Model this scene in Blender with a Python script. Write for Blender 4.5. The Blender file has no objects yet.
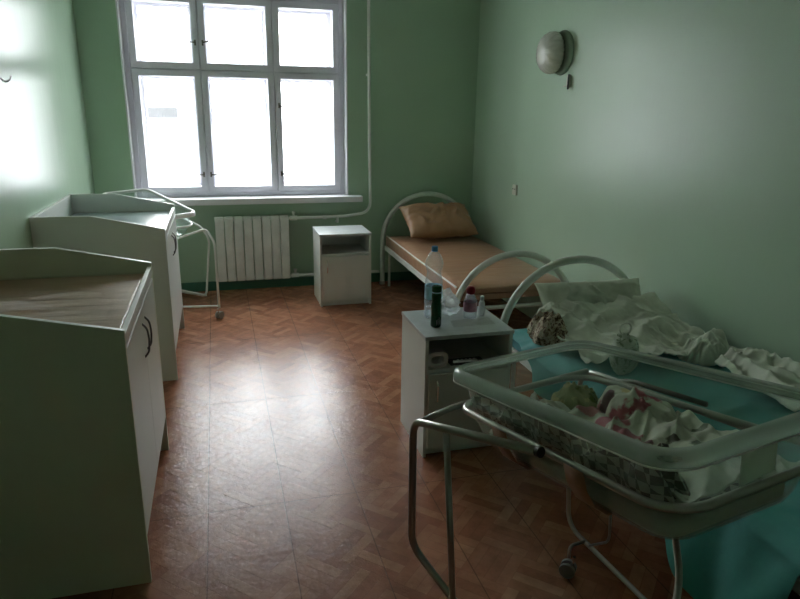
import bpy, bmesh, math, random
from mathutils import Vector, Matrix, noise
random.seed(7)
scene = bpy.context.scene
C = scene.collection
PI = math.pi
V = Vector

# ------------------------------------------------------------------ materials
def nodes(name):
    m = bpy.data.materials.new(name); m.use_nodes = True
    nt = m.node_tree; nt.nodes.clear()
    return m, nt, nt.nodes, nt.links

def N(nt, typ, **kw):
    n = nt.nodes.new(typ)
    for k, v in kw.items():
        if k.startswith('_'): setattr(n, k[1:], v)
        else:
            key = int(k[1:]) if (k[0] == 'i' and k[1:].isdigit()) else k.replace('_', ' ')
            n.inputs[key].default_value = v
    return n

def ramp(nt, fac, stops, interp='LINEAR'):
    r = nt.nodes.new('ShaderNodeValToRGB'); r.color_ramp.interpolation = interp
    el = r.color_ramp.elements
    while len(el) < len(stops): el.new(.5)
    for e, (p, c) in zip(el, stops):
        e.position = p; e.color = (*c, 1) if len(c) == 3 else c
    nt.links.new(fac, r.inputs[0]); return r.outputs[0]

def mixc(nt, fac, a, b, typ='MIX'):
    m = nt.nodes.new('ShaderNodeMix'); m.data_type = 'RGBA'; m.blend_type = typ
    for s, v in ((m.inputs[0], fac), (m.inputs[6], a), (m.inputs[7], b)):
        if isinstance(v, bpy.types.NodeSocket): nt.links.new(v, s)
        elif isinstance(v, (int, float)): s.default_value = v
        else: s.default_value = (*v, 1)
    return m.outputs[2]

def math_(nt, op, a, b=0.0, c=None):
    m = nt.nodes.new('ShaderNodeMath'); m.operation = op
    for s, v in zip(m.inputs, (a, b, c)):
        if v is None: continue
        if isinstance(v, bpy.types.NodeSocket): nt.links.new(v, s)
        else: s.default_value = v
    return m.outputs[0]

def coords(nt, scale=(1, 1, 1), rot=(0, 0, 0), src='Object'):
    tc = nt.nodes.new('ShaderNodeTexCoord'); mp = nt.nodes.new('ShaderNodeMapping')
    mp.inputs['Scale'].default_value = scale; mp.inputs['Rotation'].default_value = rot
    nt.links.new(tc.outputs[src], mp.inputs[0]); return mp.outputs[0]

def finish(nt, col, rough=.5, metal=0, height=None, bstr=.3, bdist=.002, spec=.5, ior=1.5, trans=0, sss=0, coat=0, sheen=0, alpha=1):
    p = nt.nodes.new('ShaderNodeBsdfPrincipled'); o = nt.nodes.new('ShaderNodeOutputMaterial')
    nt.links.new(p.outputs[0], o.inputs[0])
    if isinstance(col, bpy.types.NodeSocket): nt.links.new(col, p.inputs['Base Color'])
    else: p.inputs['Base Color'].default_value = (*col, 1)
    if isinstance(rough, bpy.types.NodeSocket): nt.links.new(rough, p.inputs['Roughness'])
    else: p.inputs['Roughness'].default_value = rough
    p.inputs['Metallic'].default_value = metal; p.inputs['IOR'].default_value = ior
    p.inputs['Specular IOR Level'].default_value = spec
    p.inputs['Transmission Weight'].default_value = trans
    p.inputs['Coat Weight'].default_value = coat
    p.inputs['Sheen Weight'].default_value = sheen
    p.inputs['Alpha'].default_value = alpha
    if height is not None:
        b = nt.nodes.new('ShaderNodeBump'); b.inputs['Strength'].default_value = bstr; b.inputs['Distance'].default_value = bdist
        nt.links.new(height, b.inputs['Height']); nt.links.new(b.outputs[0], p.inputs['Normal'])
    return p

def plain(name, col, rough=.5, metal=0, var=.08, vs=6, bs=60, bstr=.15, **kw):
    m, nt, n, l = nodes(name)
    co = coords(nt)
    nz = N(nt, 'ShaderNodeTexNoise', Scale=vs, Detail=4.0); l.new(co, nz.inputs[0])
    nb = N(nt, 'ShaderNodeTexNoise', Scale=bs, Detail=3.0); l.new(co, nb.inputs[0])
    lo = tuple(c * (1 - var) for c in col); hi = tuple(min(1, c * (1 + var)) for c in col)
    cc = ramp(nt, nz.outputs[0], [(.3, lo), (.7, hi)])
    finish(nt, cc, rough, metal, nb.outputs[0], bstr, .001, **kw)
    return m

def wall_paint(name, col, rough=.3, wave=.35, spec=.3):
    m, nt, n, l = nodes(name); co = coords(nt)
    nz = N(nt, 'ShaderNodeTexNoise', Scale=1.3, Detail=2.0, Roughness=.5); l.new(co, nz.inputs[0])
    big = N(nt, 'ShaderNodeTexNoise', Scale=7.0, Detail=3.0, Roughness=.55); l.new(coords(nt, (1, 1, .35)), big.inputs[0])
    fine = N(nt, 'ShaderNodeTexNoise', Scale=60.0, Detail=2.0); l.new(coords(nt, (1, 1, .3)), fine.inputs[0])
    cc = ramp(nt, nz.outputs[0], [(.3, tuple(c * .96 for c in col)), (.7, tuple(c * 1.03 for c in col))])
    h = math_(nt, 'MULTIPLY_ADD', fine.outputs[0], .12, big.outputs[0])
    rr = math_(nt, 'MULTIPLY_ADD', nz.outputs[0], .06, rough - .03)
    finish(nt, cc, rr, 0, h, wave, .006, spec=spec)
    return m

M = {}
M['wall'] = wall_paint('green_gloss_wall_paint', (.40, .54, .40), .238, .25, .26)
M['wall_back'] = wall_paint('green_back_wall_paint', (.36, .50, .36), .40, .2, .28)
M['wall_right'] = wall_paint('green_gloss_right_wall_paint', (.41, .55, .41), .315, .35, .38)
M['skirting'] = wall_paint('dark_green_skirting_paint', (.06, .17, .11), .35, .2)
M['ceiling'] = plain('ceiling_whitewash', (.72, .74, .70), .9)
M['white_paint'] = plain('white_gloss_paint', (.72, .72, .74), .35, vs=3)
M['sash_paint'] = plain('sash_paint', (.74, .73, .80), .4, vs=3)
M['white_metal'] = plain('white_enamelled_metal', (.74, .76, .72), .28, vs=8)
M['bed_metal'] = plain('bed_enamel', (.62, .66, .60), .3, vs=10)
M['laminate'] = plain('white_laminate', (.66, .68, .64), .38, vs=2, var=.04)
M['laminate_top'] = plain('grey_white_laminate_top', (.52, .55, .55), .3, vs=14, var=.1)
M['laminate_green'] = plain('greenish_white_laminate', (.64, .65, .50), .42, vs=2, var=.04)
M['edge_band'] = plain('edge_band', (.82, .82, .78), .35)
M['dark_gap'] = plain('dark_recess_board', (.10, .11, .10), .6)
M['chrome'] = plain('chrome', (.75, .75, .75), .18, 1)
M['steel'] = plain('brushed_steel_tube', (.42, .40, .37), .28, 1, bs=200, bstr=.2)
M['dark_handle'] = plain('dark_metal_handle', (.10, .10, .10), .35, 1)
M['dull_steel'] = plain('dull_steel', (.16, .15, .13), .5, 1)
M['lamp_base_and_shadow'] = plain('grey_green_base_and_shadow', (.20, .27, .20), .5)
M['dark_plastic'] = plain('dark_plastic', (.03, .03, .03), .45)
M['grey_rubber'] = plain('grey_rubber_castor', (.30, .30, .28), .6)
M['brown_strap'] = plain('brown_strap', (.42, .19, .11), .6)
M['outer_building'] = plain('outer_white_render', (.80, .80, .80), .9)
M['outer_glass'] = plain('outer_dark_window', (.05, .05, .052), .8, spec=0)
M['cap_blue'] = plain('blue_cap', (.05, .30, .62), .4)
M['cap_red'] = plain('red_cap', (.42, .015, .03), .35)
M['green_bottle'] = plain('dark_green_plastic', (.012, .085, .035), .16, var=.2)
M['paper'] = plain('pale_paper', (.66, .72, .62), .75)
M['ivory'] = plain('ivory_plastic', (.60, .60, .50), .4)
M['spotted_white'] = plain('white_medicine_plastic', (.7, .7, .72), .4)

def leatherette(name, col, rough=.35, bd=.012, vs=3, scale=(1, 3, 1)):
    m, nt, n, l = nodes(name)
    co = coords(nt, scale)
    a = N(nt, 'ShaderNodeTexNoise', Scale=vs, Detail=5.0, Distortion=1.2); l.new(co, a.inputs[0])
    cc = ramp(nt, a.outputs[0], [(.3, tuple(c * .9 for c in col)), (.7, tuple(c * 1.08 for c in col))])
    finish(nt, cc, rough, 0, a.outputs[0], .5, bd)
    return m
M['brown_vinyl'] = leatherette('tan_oilcloth', (.40, .225, .135), .36)
M['pillow_vinyl'] = leatherette('orange_tan_oilcloth', (.42, .235, .125), .42, .03, 5, (1, 1, 1))
M['table_vinyl'] = leatherette('brown_changing_oilcloth', (.40, .25, .145), .5, .01, 4, (.4, 5, 1))
M['blue_vinyl'] = leatherette('pale_blue_oilcloth', (.42, .55, .60), .3, .01, 4, (.4, 5, 1))

def fabric(name, col, var=.1, rough=.9, vs=9, weave=350):
    m, nt, n, l = nodes(name); co = coords(nt)
    a = N(nt, 'ShaderNodeTexNoise', Scale=vs, Detail=6.0, Roughness=.65); l.new(co, a.inputs[0])
    b = N(nt, 'ShaderNodeTexNoise', Scale=weave, Detail=1.0); l.new(co, b.inputs[0])
    cc = ramp(nt, a.outputs[0], [(.3, tuple(c * (1 - var) for c in col)), (.7, tuple(min(1, c * (1 + var)) for c in col))])
    h = math_(nt, 'MULTIPLY_ADD', b.outputs[0], .08, a.outputs[0])
    finish(nt, cc, rough, 0, h, .35, .006, sheen=.1)
    return m
M['white_cloth'] = fabric('off_white_cotton', (.62, .66, .55))
M['grey_cloth'] = fabric('greyed_white_cotton', (.46, .50, .42))
M['teal_cloth'] = fabric('teal_cotton', (.05, .30, .28), rough=.7)
M['blue_teal'] = fabric('blue_teal_cotton', (.07, .30, .34), rough=.7)

def blotches(nt, vec, scale, lo, hi, seed, feature='F1'):
    v = N(nt, 'ShaderNodeTexVoronoi', Scale=scale, _feature=feature)
    mp = nt.nodes.new('ShaderNodeMapping'); mp.inputs['Location'].default_value = (seed, seed * 1.7, seed * .3)
    nt.links.new(vec, mp.inputs[0])
    w = N(nt, 'ShaderNodeTexNoise', Scale=scale * 3.0, Detail=3.0); nt.links.new(mp.outputs[0], w.inputs[0])
    nt.links.new(mp.outputs[0], v.inputs[0])
    s = math_(nt, 'MULTIPLY_ADD', w.outputs[0], .35, v.outputs[0])
    r = N(nt, 'ShaderNodeMapRange', From_Min=lo, From_Max=hi, To_Min=1.0, To_Max=0.0); nt.links.new(s, r.inputs[0])
    return r.outputs[0]

def floral(name, base, flower, dark, leaf, scale=9):
    m, nt, n, l = nodes(name); co = coords(nt)
    c = mixc(nt, blotches(nt, co, scale * 1.5, .44, .50, 3.1), base, leaf)
    f = blotches(nt, co, scale, .50, .58, 0.4)
    c = mixc(nt, f, c, flower)
    c = mixc(nt, math_(nt, 'MULTIPLY', f, blotches(nt, co, scale * 4, .42, .50, 5.5)), c, dark)
    wv = N(nt, 'ShaderNodeTexNoise', Scale=14.0, Detail=5.0); l.new(co, wv.inputs[0])
    finish(nt, c, .85, 0, wv.outputs[0], .35, .008, sheen=.1)
    return m
M['floral'] = floral('floral_cotton', (.55, .60, .47), (.42, .05, .10), (.22, .006, .03), (.10, .20, .07), 8.5)
M['floral_green'] = floral('green_yellow_print', (.30, .33, .17), (.14, .18, .05), (.05, .08, .03), (.42, .40, .20), 22)
def mottled(name, stops, sc):
    m, nt, n, l = nodes(name); co = coords(nt)
    a = N(nt, 'ShaderNodeTexNoise', Scale=sc, Detail=4.0, Roughness=.6, Distortion=1.5); l.new(co, a.inputs[0])
    c = ramp(nt, a.outputs[0], stops)
    finish(nt, c, .9, 0, a.outputs[0], .2, .003)
    return m
M['brown_print'] = mottled('brown_cream_print', [(.36, (.05, .03, .02)), (.45, (.20, .13, .08)), (.52, (.42, .36, .25)), (.6, (.48, .44, .34)), (.68, (.14, .09, .05))], 38)
M['pale_print'] = mottled('pale_sprig_print', [(.38, (.20, .27, .17)), (.46, (.48, .54, .44)), (.6, (.55, .60, .50)), (.68, (.34, .30, .24))], 34)

def floral_spots():
    m, nt, n, l = nodes('flower_printed_cotton'); co = coords(nt)
    wz = N(nt, 'ShaderNodeTexNoise', Scale=38.0, Detail=4.0, Roughness=.65); l.new(co, wz.inputs[0])
    w2 = N(nt, 'ShaderNodeTexNoise', Scale=13.0, Detail=3.0); l.new(co, w2.inputs[0])
    c = mixc(nt, blotches(nt, co, 17, .40, .48, 3.1), (.52, .58, .44), (.40, .44, .33))
    for (x, y, r, col) in ((.861, -4.722, .045, (.40, .075, .11)), (.838, -4.816, .040, (.36, .05, .09)), (.866, -4.619, .035, (.42, .14, .15)), (.79, -4.68, .04, (.38, .08, .10)),
                           (.97, -4.704, .034, (.42, .008, .06)), (.925, -4.735, .022, (.30, .01, .05)), (.902, -4.640, .018, (.09, .01, .02)), (1.017, -4.715, .020, (.03, .04, .02)),
                           (.945, -4.66, .02, (.50, .42, .16)), (.929, -4.930, .018, (.03, .09, .03)), (.915, -4.975, .016, (.05, .16, .06)), (.905, -4.883, .016, (.07, .05, .03)),
                           (.813, -4.909, .038, (.24, .13, .08)), (.845, -4.875, .016, (.12, .01, .03)), (.86, -4.96, .02, (.35, .22, .14)), (.78, -4.80, .022, (.08, .14, .05)), (.99, -4.86, .02, (.07, .12, .05)), (.76, -5.0, .03, (.30, .06, .08))):
        v = N(nt, 'ShaderNodeVectorMath', _operation='SUBTRACT'); l.new(co, v.inputs[0]); v.inputs[1].default_value = (x, y, 0)
        v2 = N(nt, 'ShaderNodeVectorMath', _operation='MULTIPLY'); l.new(v.outputs[0], v2.inputs[0]); v2.inputs[1].default_value = (1, 1, 0)
        d = N(nt, 'ShaderNodeVectorMath', _operation='LENGTH'); l.new(v2.outputs[0], d.inputs[0])
        dd = math_(nt, 'MULTIPLY_ADD', math_(nt, 'SUBTRACT', wz.outputs[0], .5), r * 1.6, d.outputs['Value'])
        k = N(nt, 'ShaderNodeMapRange', From_Min=r * .78, From_Max=r * 1.0, To_Min=1.0, To_Max=0.0); l.new(dd, k.inputs[0])
        c = mixc(nt, k.outputs[0], c, col)
    c = mixc(nt, math_(nt, 'MULTIPLY', wz.outputs[0], .35), c, (.55, .58, .48))
    finish(nt, c, .85, 0, w2.outputs[0], .3, .006, sheen=.1)
    return m
M['floral_spots'] = floral_spots()

def check_fabric():
    m, nt, n, l = nodes('grey_check_flannel'); co = coords(nt, (1, 1, 1), (0.2, .1, .5))
    ck = N(nt, 'ShaderNodeTexChecker', Scale=46.0); l.new(co, ck.inputs[0])
    ck.inputs[1].default_value = (.52, .53, .44, 1); ck.inputs[2].default_value = (.15, .15, .13, 1)
    wv = N(nt, 'ShaderNodeTexNoise', Scale=20.0, Detail=4.0); l.new(co, wv.inputs[0])
    c = mixc(nt, .25, ck.outputs[0], wv.outputs[0], 'MULTIPLY')
    finish(nt, ck.outputs[0], .95, 0, wv.outputs[0], .4, .006)
    return m
M['check'] = check_fabric()

def clear(name, tint=(.93, .96, .94), haze=.10, hazecol=(.8, .86, .82), rough=.12, edge=.0, gl=1.0):
    m, nt, n, l = nodes(name)
    t = N(nt, 'ShaderNodeBsdfTransparent', Color=(*tint, 1))
    g = N(nt, 'ShaderNodeBsdfGlossy', Color=(1, 1, 1, 1), Roughness=rough)
    d = N(nt, 'ShaderNodeBsdfDiffuse', Color=(*hazecol, 1))
    tr = N(nt, 'ShaderNodeBsdfTranslucent', Color=(*hazecol, 1))
    dt = N(nt, 'ShaderNodeMixShader'); dt.inputs[0].default_value = .5
    l.new(d.outputs[0], dt.inputs[1]); l.new(tr.outputs[0], dt.inputs[2])
    lw = N(nt, 'ShaderNodeLayerWeight', Blend=.5)
    hz = math_(nt, 'MULTIPLY_ADD', lw.outputs['Facing'], edge, haze)
    a = N(nt, 'ShaderNodeMixShader'); l.new(hz, a.inputs[0]); l.new(t.outputs[0], a.inputs[1]); l.new(dt.outputs[0], a.inputs[2])
    f5 = math_(nt, 'POWER', lw.outputs['Facing'], 4.0)
    class F_: pass
    f = F_(); f.outputs = [math_(nt, 'MULTIPLY_ADD', f5, .45 * gl, .035 * gl)]
    b = N(nt, 'ShaderNodeMixShader'); l.new(f.outputs[0], b.inputs[0]); l.new(a.outputs[0], b.inputs[1]); l.new(g.outputs[0], b.inputs[2])
    nz = N(nt, 'ShaderNodeTexNoise', Scale=25.0, Detail=2.0); l.new(coords(nt), nz.inputs[0])
    bp = N(nt, 'ShaderNodeBump', Strength=.08, Distance=.003); l.new(nz.outputs[0], bp.inputs['Height']); l.new(bp.outputs[0], g.inputs['Normal'])
    o = nt.nodes.new('ShaderNodeOutputMaterial'); l.new(b.outputs[0], o.inputs[0])
    return m
M['glass'] = clear('window_glass', (.97, .98, .98), 0.0, rough=.02)
M['tub'] = clear('clear_tub_plastic', (.93, .96, .95), .05, (.62, .74, .68), .1, .12)
M['tub_rim'] = clear('tub_rim_plastic', (.86, .91, .88), .26, (.80, .88, .80), .12, .35)
M['bottle'] = clear('clear_bottle_plastic', (.93, .96, .97), .05, (.8, .88, .92), .06, .35)
M['bag'] = clear('plastic_film', (.9, .93, .94), .30, (.85, .9, .9), .15, .3)
M['label_blue'] = plain('pale_blue_label', (.40, .62, .78), .4, var=.25, vs=30)
M['label_pink'] = plain('pink_label', (.55, .25, .33), .4, var=.3, vs=40)

def floor_mat():
    m, nt, n, l = nodes('painted_parquet_floor')
    co = coords(nt)
    sep = N(nt, 'ShaderNodeSeparateXYZ'); l.new(co, sep.inputs[0])
    X, Y = sep.outputs[0], sep.outputs[1]
    r2 = coords(nt, (1, 1, 1), (0, 0, PI / 4)); s2 = N(nt, 'ShaderNodeSeparateXYZ'); l.new(r2, s2.inputs[0])
    U, W = s2.outputs[0], s2.outputs[1]
    B = .18
    cu = math_(nt, 'FLOOR', math_(nt, 'DIVIDE', U, B)); cv = math_(nt, 'FLOOR', math_(nt, 'DIVIDE', W, B))
    par = math_(nt, 'ABSOLUTE', math_(nt, 'MODULO', math_(nt, 'ADD', cu, cv), 2.0))
    st = .045
    su = math_(nt, 'DIVIDE', U, st); sv = math_(nt, 'DIVIDE', W, st)
    # strip coordinate depends on cell parity
    sel = N(nt, 'ShaderNodeMix'); l.new(par, sel.inputs[0]); l.new(su, sel.inputs[2]); l.new(sv, sel.inputs[3])
    strip = sel.outputs[0]
    sid = math_(nt, 'FLOOR', strip); sfr = math_(nt, 'FRACT', strip)
    cmb = N(nt, 'ShaderNodeCombineXYZ'); l.new(sid, cmb.inputs[0]); l.new(cu, cmb.inputs[1]); l.new(cv, cmb.inputs[2])
    wn = N(nt, 'ShaderNodeTexWhiteNoise'); l.new(cmb.outputs[0], wn.inputs[0])
    base = ramp(nt, wn.outputs[0], [(0, (.27, .105, .058)), (.5, (.34, .145, .080)), (1, (.41, .19, .108))])
    gr = N(nt, 'ShaderNodeTexNoise', Scale=14.0, Detail=6.0, Roughness=.7); l.new(co, gr.inputs[0])
    grc = ramp(nt, gr.outputs[0], [(.3, (.72, .7, .68)), (.7, (1.12, 1.1, 1.1))])
    base = mixc(nt, 1.0, base, grc, 'MULTIPLY')
    line = math_(nt, 'LESS_THAN', math_(nt, 'ABSOLUTE', math_(nt, 'SUBTRACT', sfr, .5)), .46)
    base = mixc(nt, math_(nt, 'MULTIPLY_ADD', line, .45, .55), (.20, .08, .042), base)
    # sheet seams of the floor covering
    sx = math_(nt, 'FRACT', math_(nt, 'DIVIDE', math_(nt, 'ADD', X, .125), .31))
    seam = math_(nt, 'LESS_THAN', sx, .014)
    sy = math_(nt, 'FRACT', math_(nt, 'DIVIDE', math_(nt, 'ADD', Y, .35), 1.05))
    seam = math_(nt, 'MAXIMUM', seam, math_(nt, 'LESS_THAN', sy, .004))
    base = mixc(nt, math_(nt, 'MULTIPLY', seam, .6), base, (.06, .03, .02))
    # worn pale paths
    wr = N(nt, 'ShaderNodeTexNoise', Scale=1.7, Detail=4.0); l.new(co, wr.inputs[0])
    wf = ramp(nt, wr.outputs[0], [(.5, (0, 0, 0)), (.75, (1, 1, 1))])
    base = mixc(nt, math_(nt, 'MULTIPLY', wf, .25), base, (.38, .22, .15))
    h1 = N(nt, 'ShaderNodeTexNoise', Scale=34.0, Detail=5.0, Roughness=.7); l.new(co, h1.inputs[0])
    h2 = N(nt, 'ShaderNodeTexNoise', Scale=3.0, Detail=2.0); l.new(co, h2.inputs[0])
    h = math_(nt, 'MULTIPLY_ADD', h2.outputs[0], 2.0, h1.outputs[0])
    h = math_(nt, 'SUBTRACT', h, math_(nt, 'MULTIPLY', seam, .8))
    h = math_(nt, 'MULTIPLY_ADD', line, .10, h)
    h = math_(nt, 'MULTIPLY_ADD', wn.outputs[0], .35, h)
    rg = ramp(nt, gr.outputs[0], [(.3, (.15,) * 3), (.7, (.26,) * 3)])
    finish(nt, base, rg, 0, h, .5, .0035, spec=.27)
    return m
M['floor'] = floor_mat()

# ------------------------------------------------------------------ mesh helpers
def obj(name, bm, mat=None, parent=None, smooth=False, loc=None):
    me = bpy.data.meshes.new(name)
    bmesh.ops.recalc_face_normals(bm, faces=bm.faces)
    bm.to_mesh(me); bm.free()
    o = bpy.data.objects.new(name, me); C.objects.link(o)
    if mat is not None:
        for mm in (mat if isinstance(mat, (list, tuple)) else [mat]): me.materials.append(M[mm])
    if smooth:
        for f in me.polygons: f.use_smooth = True
    if parent is not None:
        o.parent = parent; o.matrix_parent_inverse = Matrix.Translation(-parent.location)
    return o

def thing(name, loc, label, cat, group=None):
    o = bpy.data.objects.new(name, None); C.objects.link(o)
    o.location = loc; o.empty_display_size = .1
    o['label'] = label; o['category'] = cat
    if group: o['group'] = group
    return o

def tag(o, label, cat, group=None):
    o['label'] = label; o['category'] = cat
    if group: o['group'] = group
    return o

def struct(o):
    o['kind'] = 'structure'; return o

def nb(): return bmesh.new()

def box(bm, x0, x1, y0, y1, z0, z1, bev=0, mi=0):
    r = bmesh.ops.create_cube(bm, size=1)
    vs = r['verts']
    for v in vs:
        v.co = V((x0 + (v.co.x + .5) * (x1 - x0), y0 + (v.co.y + .5) * (y1 - y0), z0 + (v.co.z + .5) * (z1 - z0)))
    fs = set(f for v in vs for f in v.link_faces)
    for f in fs: f.material_index = mi
    if bev:
        es = set(e for v in vs for e in v.link_edges)
        bmesh.ops.bevel(bm, geom=list(es), offset=bev, segments=2, affect='EDGES', profile=.6)
    return bm

def fillet(pts, r, n=6, closed=False):
    out = []; L = len(pts)
    for i, p in enumerate(pts):
        p = V(p)
        if not closed and i in (0, L - 1): out.append(p); continue
        a = V(pts[i - 1]); b = V(pts[(i + 1) % L])
        da = (a - p); db = (b - p)
        rr = r if not isinstance(r, (list, tuple)) else r[i]
        t = min(rr, da.length * .49, db.length * .49)
        p0 = p + da.normalized() * t; p1 = p + db.normalized() * t
        for k in range(n + 1):
            s = k / n
            out.append(p0 * (1 - s) ** 2 + p * 2 * s * (1 - s) + p1 * s * s)
    return out

def tube(bm, pts, rad, seg=12, closed=False, caps=True):
    pts = [V(p) for p in pts]; L = len(pts)
    rings = []; up = None
    for i, p in enumerate(pts):
        a = pts[i - 1] if (i > 0 or closed) else p
        b = pts[(i + 1) % L] if (i < L - 1 or closed) else p
        t = (b - a).normalized()
        if up is None:
            up = V((0, 0, 1)) if abs(t.z) < .9 else V((1, 0, 0))
        side = t.cross(up).normalized(); up = side.cross(t).normalized()
        r = rad[i] if isinstance(rad, (list, tuple)) else rad
        rings.append([bm.verts.new(p + (side * math.cos(2 * PI * k / seg) + up * math.sin(2 * PI * k / seg)) * r) for k in range(seg)])
    n = L if closed else L - 1
    for i in range(n):
        A = rings[i]; B = rings[(i + 1) % L]
        off = 0
        if closed and i == L - 1:
            off = min(range(seg), key=lambda o: (A[0].co - B[o].co).length)
        for k in range(seg):
            bm.faces.new((A[k], A[(k + 1) % seg], B[(k + 1 + off) % seg], B[(k + off) % seg]))
    if caps and not closed:
        bm.faces.new(rings[0]); bm.faces.new(rings[-1])
    return bm

def lathe(bm, prof, seg=32, center=(0, 0, 0), squash=(1, 1), cap=True, rib=None):
    c = V(center); rings = []
    for i, (r, z) in enumerate(prof):
        ring = []
        for k in range(seg):
            a = 2 * PI * k / seg
            rr = r * (1 + (rib(a, i) if rib else 0))
            ring.append(bm.verts.new(c + V((math.cos(a) * rr * squash[0], math.sin(a) * rr * squash[1], z))))
        rings.append(ring)
    for A, B in zip(rings, rings[1:]):
        for k in range(seg):
            bm.faces.new((A[k], A[(k + 1) % seg], B[(k + 1) % seg], B[k]))
    if cap:
        bm.faces.new(rings[0]); bm.faces.new(rings[-1])
    return bm

def prism(bm, poly, axis, a, b):
    """poly: list of 2D points in the plane normal to axis ('y': x,z  'x': y,z  'z': x,y)"""
    def P(q, t):
        return {'y': (q[0], t, q[1]), 'x': (t, q[0], q[1]), 'z': (q[0], q[1], t)}[axis]
    A = [bm.verts.new(P(q, a)) for q in poly]; B = [bm.verts.new(P(q, b)) for q in poly]
    bm.faces.new(A); bm.faces.new(B[::-1]); n = len(poly)
    for i in range(n): bm.faces.new((A[i], A[(i + 1) % n], B[(i + 1) % n], B[i]))
    return bm

def fbm(p, o=4):
    return noise.fractal(p, 1.0, 2.0, o)

def ridge(p):
    return 1 - abs(noise.noise(p)) * 2

def folds(x, y, s, seed, amp, aniso=(1, 1)):
    q = V((x * aniso[0], y * aniso[1], seed))
    w = V((noise.noise(q * s * .6 + V((3, 1, 0))), noise.noise(q * s * .6 + V((7, 5, 0))), 0)) * .5 / s * 2
    a = ridge((q + w) * s); b = ridge((q + w * 1.3) * s * 2.3 + V((9, 2, 0))) * .45
    c = noise.noise(q * s * 5) * .12
    return amp * max(0, (a ** 2 * .9 + b * .5 + c))

def cloth(name, quad, base, mat, parent=None, n=(90, 90), s=5, seed=0, amp=.03, thick=.003, edge=.03, aniso=(1, 1), lift=None):
    """sheet over quad corners ((x,y) x4, in order); base(x,y,u,v)->z of what it lies on"""
    bm = nb(); q = [V((*c, 0)) for c in quad]; g = []
    for j in range(n[1] + 1):
        row = []
        for i in range(n[0] + 1):
            u = i / n[0]; v = j / n[1]
            p = (q[0] * (1 - u) + q[1] * u) * (1 - v) + (q[3] * (1 - u) + q[2] * u) * v
            eu = 4 * u * (1 - u); ev = 4 * v * (1 - v)
            wob = V((noise.noise(V((p.x * 4, p.y * 4, seed + 5))), noise.noise(V((p.x * 4, p.y * 4, seed + 9))), 0)) * edge
            p = p + wob
            z = base(p.x, p.y, u, v) + folds(p.x, p.y, s, seed, amp, aniso) * min(1, .35 + 3 * min(u, 1 - u, v, 1 - v))
            if lift: z += lift(u, v)
            row.append(bm.verts.new((p.x, p.y, z)))
        g.append(row)
    for j in range(n[1]):
        for i in range(n[0]):
            bm.faces.new((g[j][i], g[j][i + 1], g[j + 1][i + 1], g[j + 1][i]))
    o = obj(name, bm, mat, parent, True)
    md = o.modifiers.new('thickness', 'SOLIDIFY'); md.thickness = thick; md.offset = 1
    return o

def sheet_grid(name, fn, n, mat):
    bm = nb(); g = [[bm.verts.new(fn(i / n[0], j / n[1])) for i in range(n[0] + 1)] for j in range(n[1] + 1)]
    for j in range(n[1]):
        for i in range(n[0]): bm.faces.new((g[j][i], g[j][i + 1], g[j + 1][i + 1], g[j + 1][i]))
    return obj(name, bm, mat, None, True)

def folds2(x, y, s, seed, amp, ang=0, stretch=.3):
    """long soft drapery folds running along direction ang"""
    c, sn = math.cos(ang), math.sin(ang)
    u = (x * c + y * sn) * stretch; v = -x * sn + y * c
    w = noise.noise(V((u * s * 1.2, v * s * .5, seed + 3))) * .6
    a = noise.noise(V((u * s + w, v * s + w * .8, seed)))
    b = noise.noise(V((u * s * 1.7, v * s * 1.9 + w, seed + 11)))
    return amp * (.55 * math.exp(-(a / .16) ** 2) + .28 * math.exp(-(b / .11) ** 2) + .25 * (a + .4))

def crease(x, y, s, seed, amp):
    return folds2(x, y, s, seed, amp, seed * 1.3, .35) + folds2(x, y, s * 1.3, seed + 20, amp * .6, seed * 1.3 + 1.1, .4)

def finish_cloth(o, thick=.003):
    md = o.modifiers.new('thickness', 'SOLIDIFY'); md.thickness = thick; md.offset = 1
    return o

def mound(name, c, r, mat, sd, s=12, amp=.02, n=72, rz=0, frame=None, power=.7, wig=.16):
    """bunched piece of cloth: a dome with deep drapery folds and a wavy outline"""
    F = frame or Matrix.Identity(3); bm = nb(); g = []
    cr, sr = math.cos(rz), math.sin(rz)
    for j in range(n + 1):
        row = []
        for i in range(n + 1):
            a, b_ = 2 * i / n - 1, 2 * j / n - 1
            # square grid mapped to a disc
            x = a * math.sqrt(1 - b_ * b_ / 2); y = b_ * math.sqrt(1 - a * a / 2)
            rr = min(1, math.hypot(x, y)); th = math.atan2(y, x)
            k = 1 + wig * noise.noise(V((math.cos(th) * 1.6, math.sin(th) * 1.6, sd))) * 2 + .10 * noise.noise(V((math.cos(th) * 5, math.sin(th) * 5, sd + 3)))
            px, py = x * r[0] * k, y * r[1] * k
            px, py = px * cr - py * sr, px * sr + py * cr
            dome = max(0, 1 - rr ** 2.2) ** power
            z = r[2] * dome * (.8 + .5 * noise.noise(V((px * 9, py * 9, sd + 8))))
            z += crease(px, py, s, sd, amp) * min(1, .12 + dome * 1.3)
            bulge = .12 * math.sin(min(1, max(0, (rr - .75) / .25)) * PI) * r[2]
            row.append(bm.verts.new(V(c) + F @ V((px, py, z - (0 if rr < 1 else 0)))))
        g.append(row)
    for j in range(n):
        for i in range(n): bm.faces.new((g[j][i], g[j][i + 1], g[j + 1][i + 1], g[j + 1][i]))
    return finish_cloth(obj(name, bm, mat, None, True))

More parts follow.
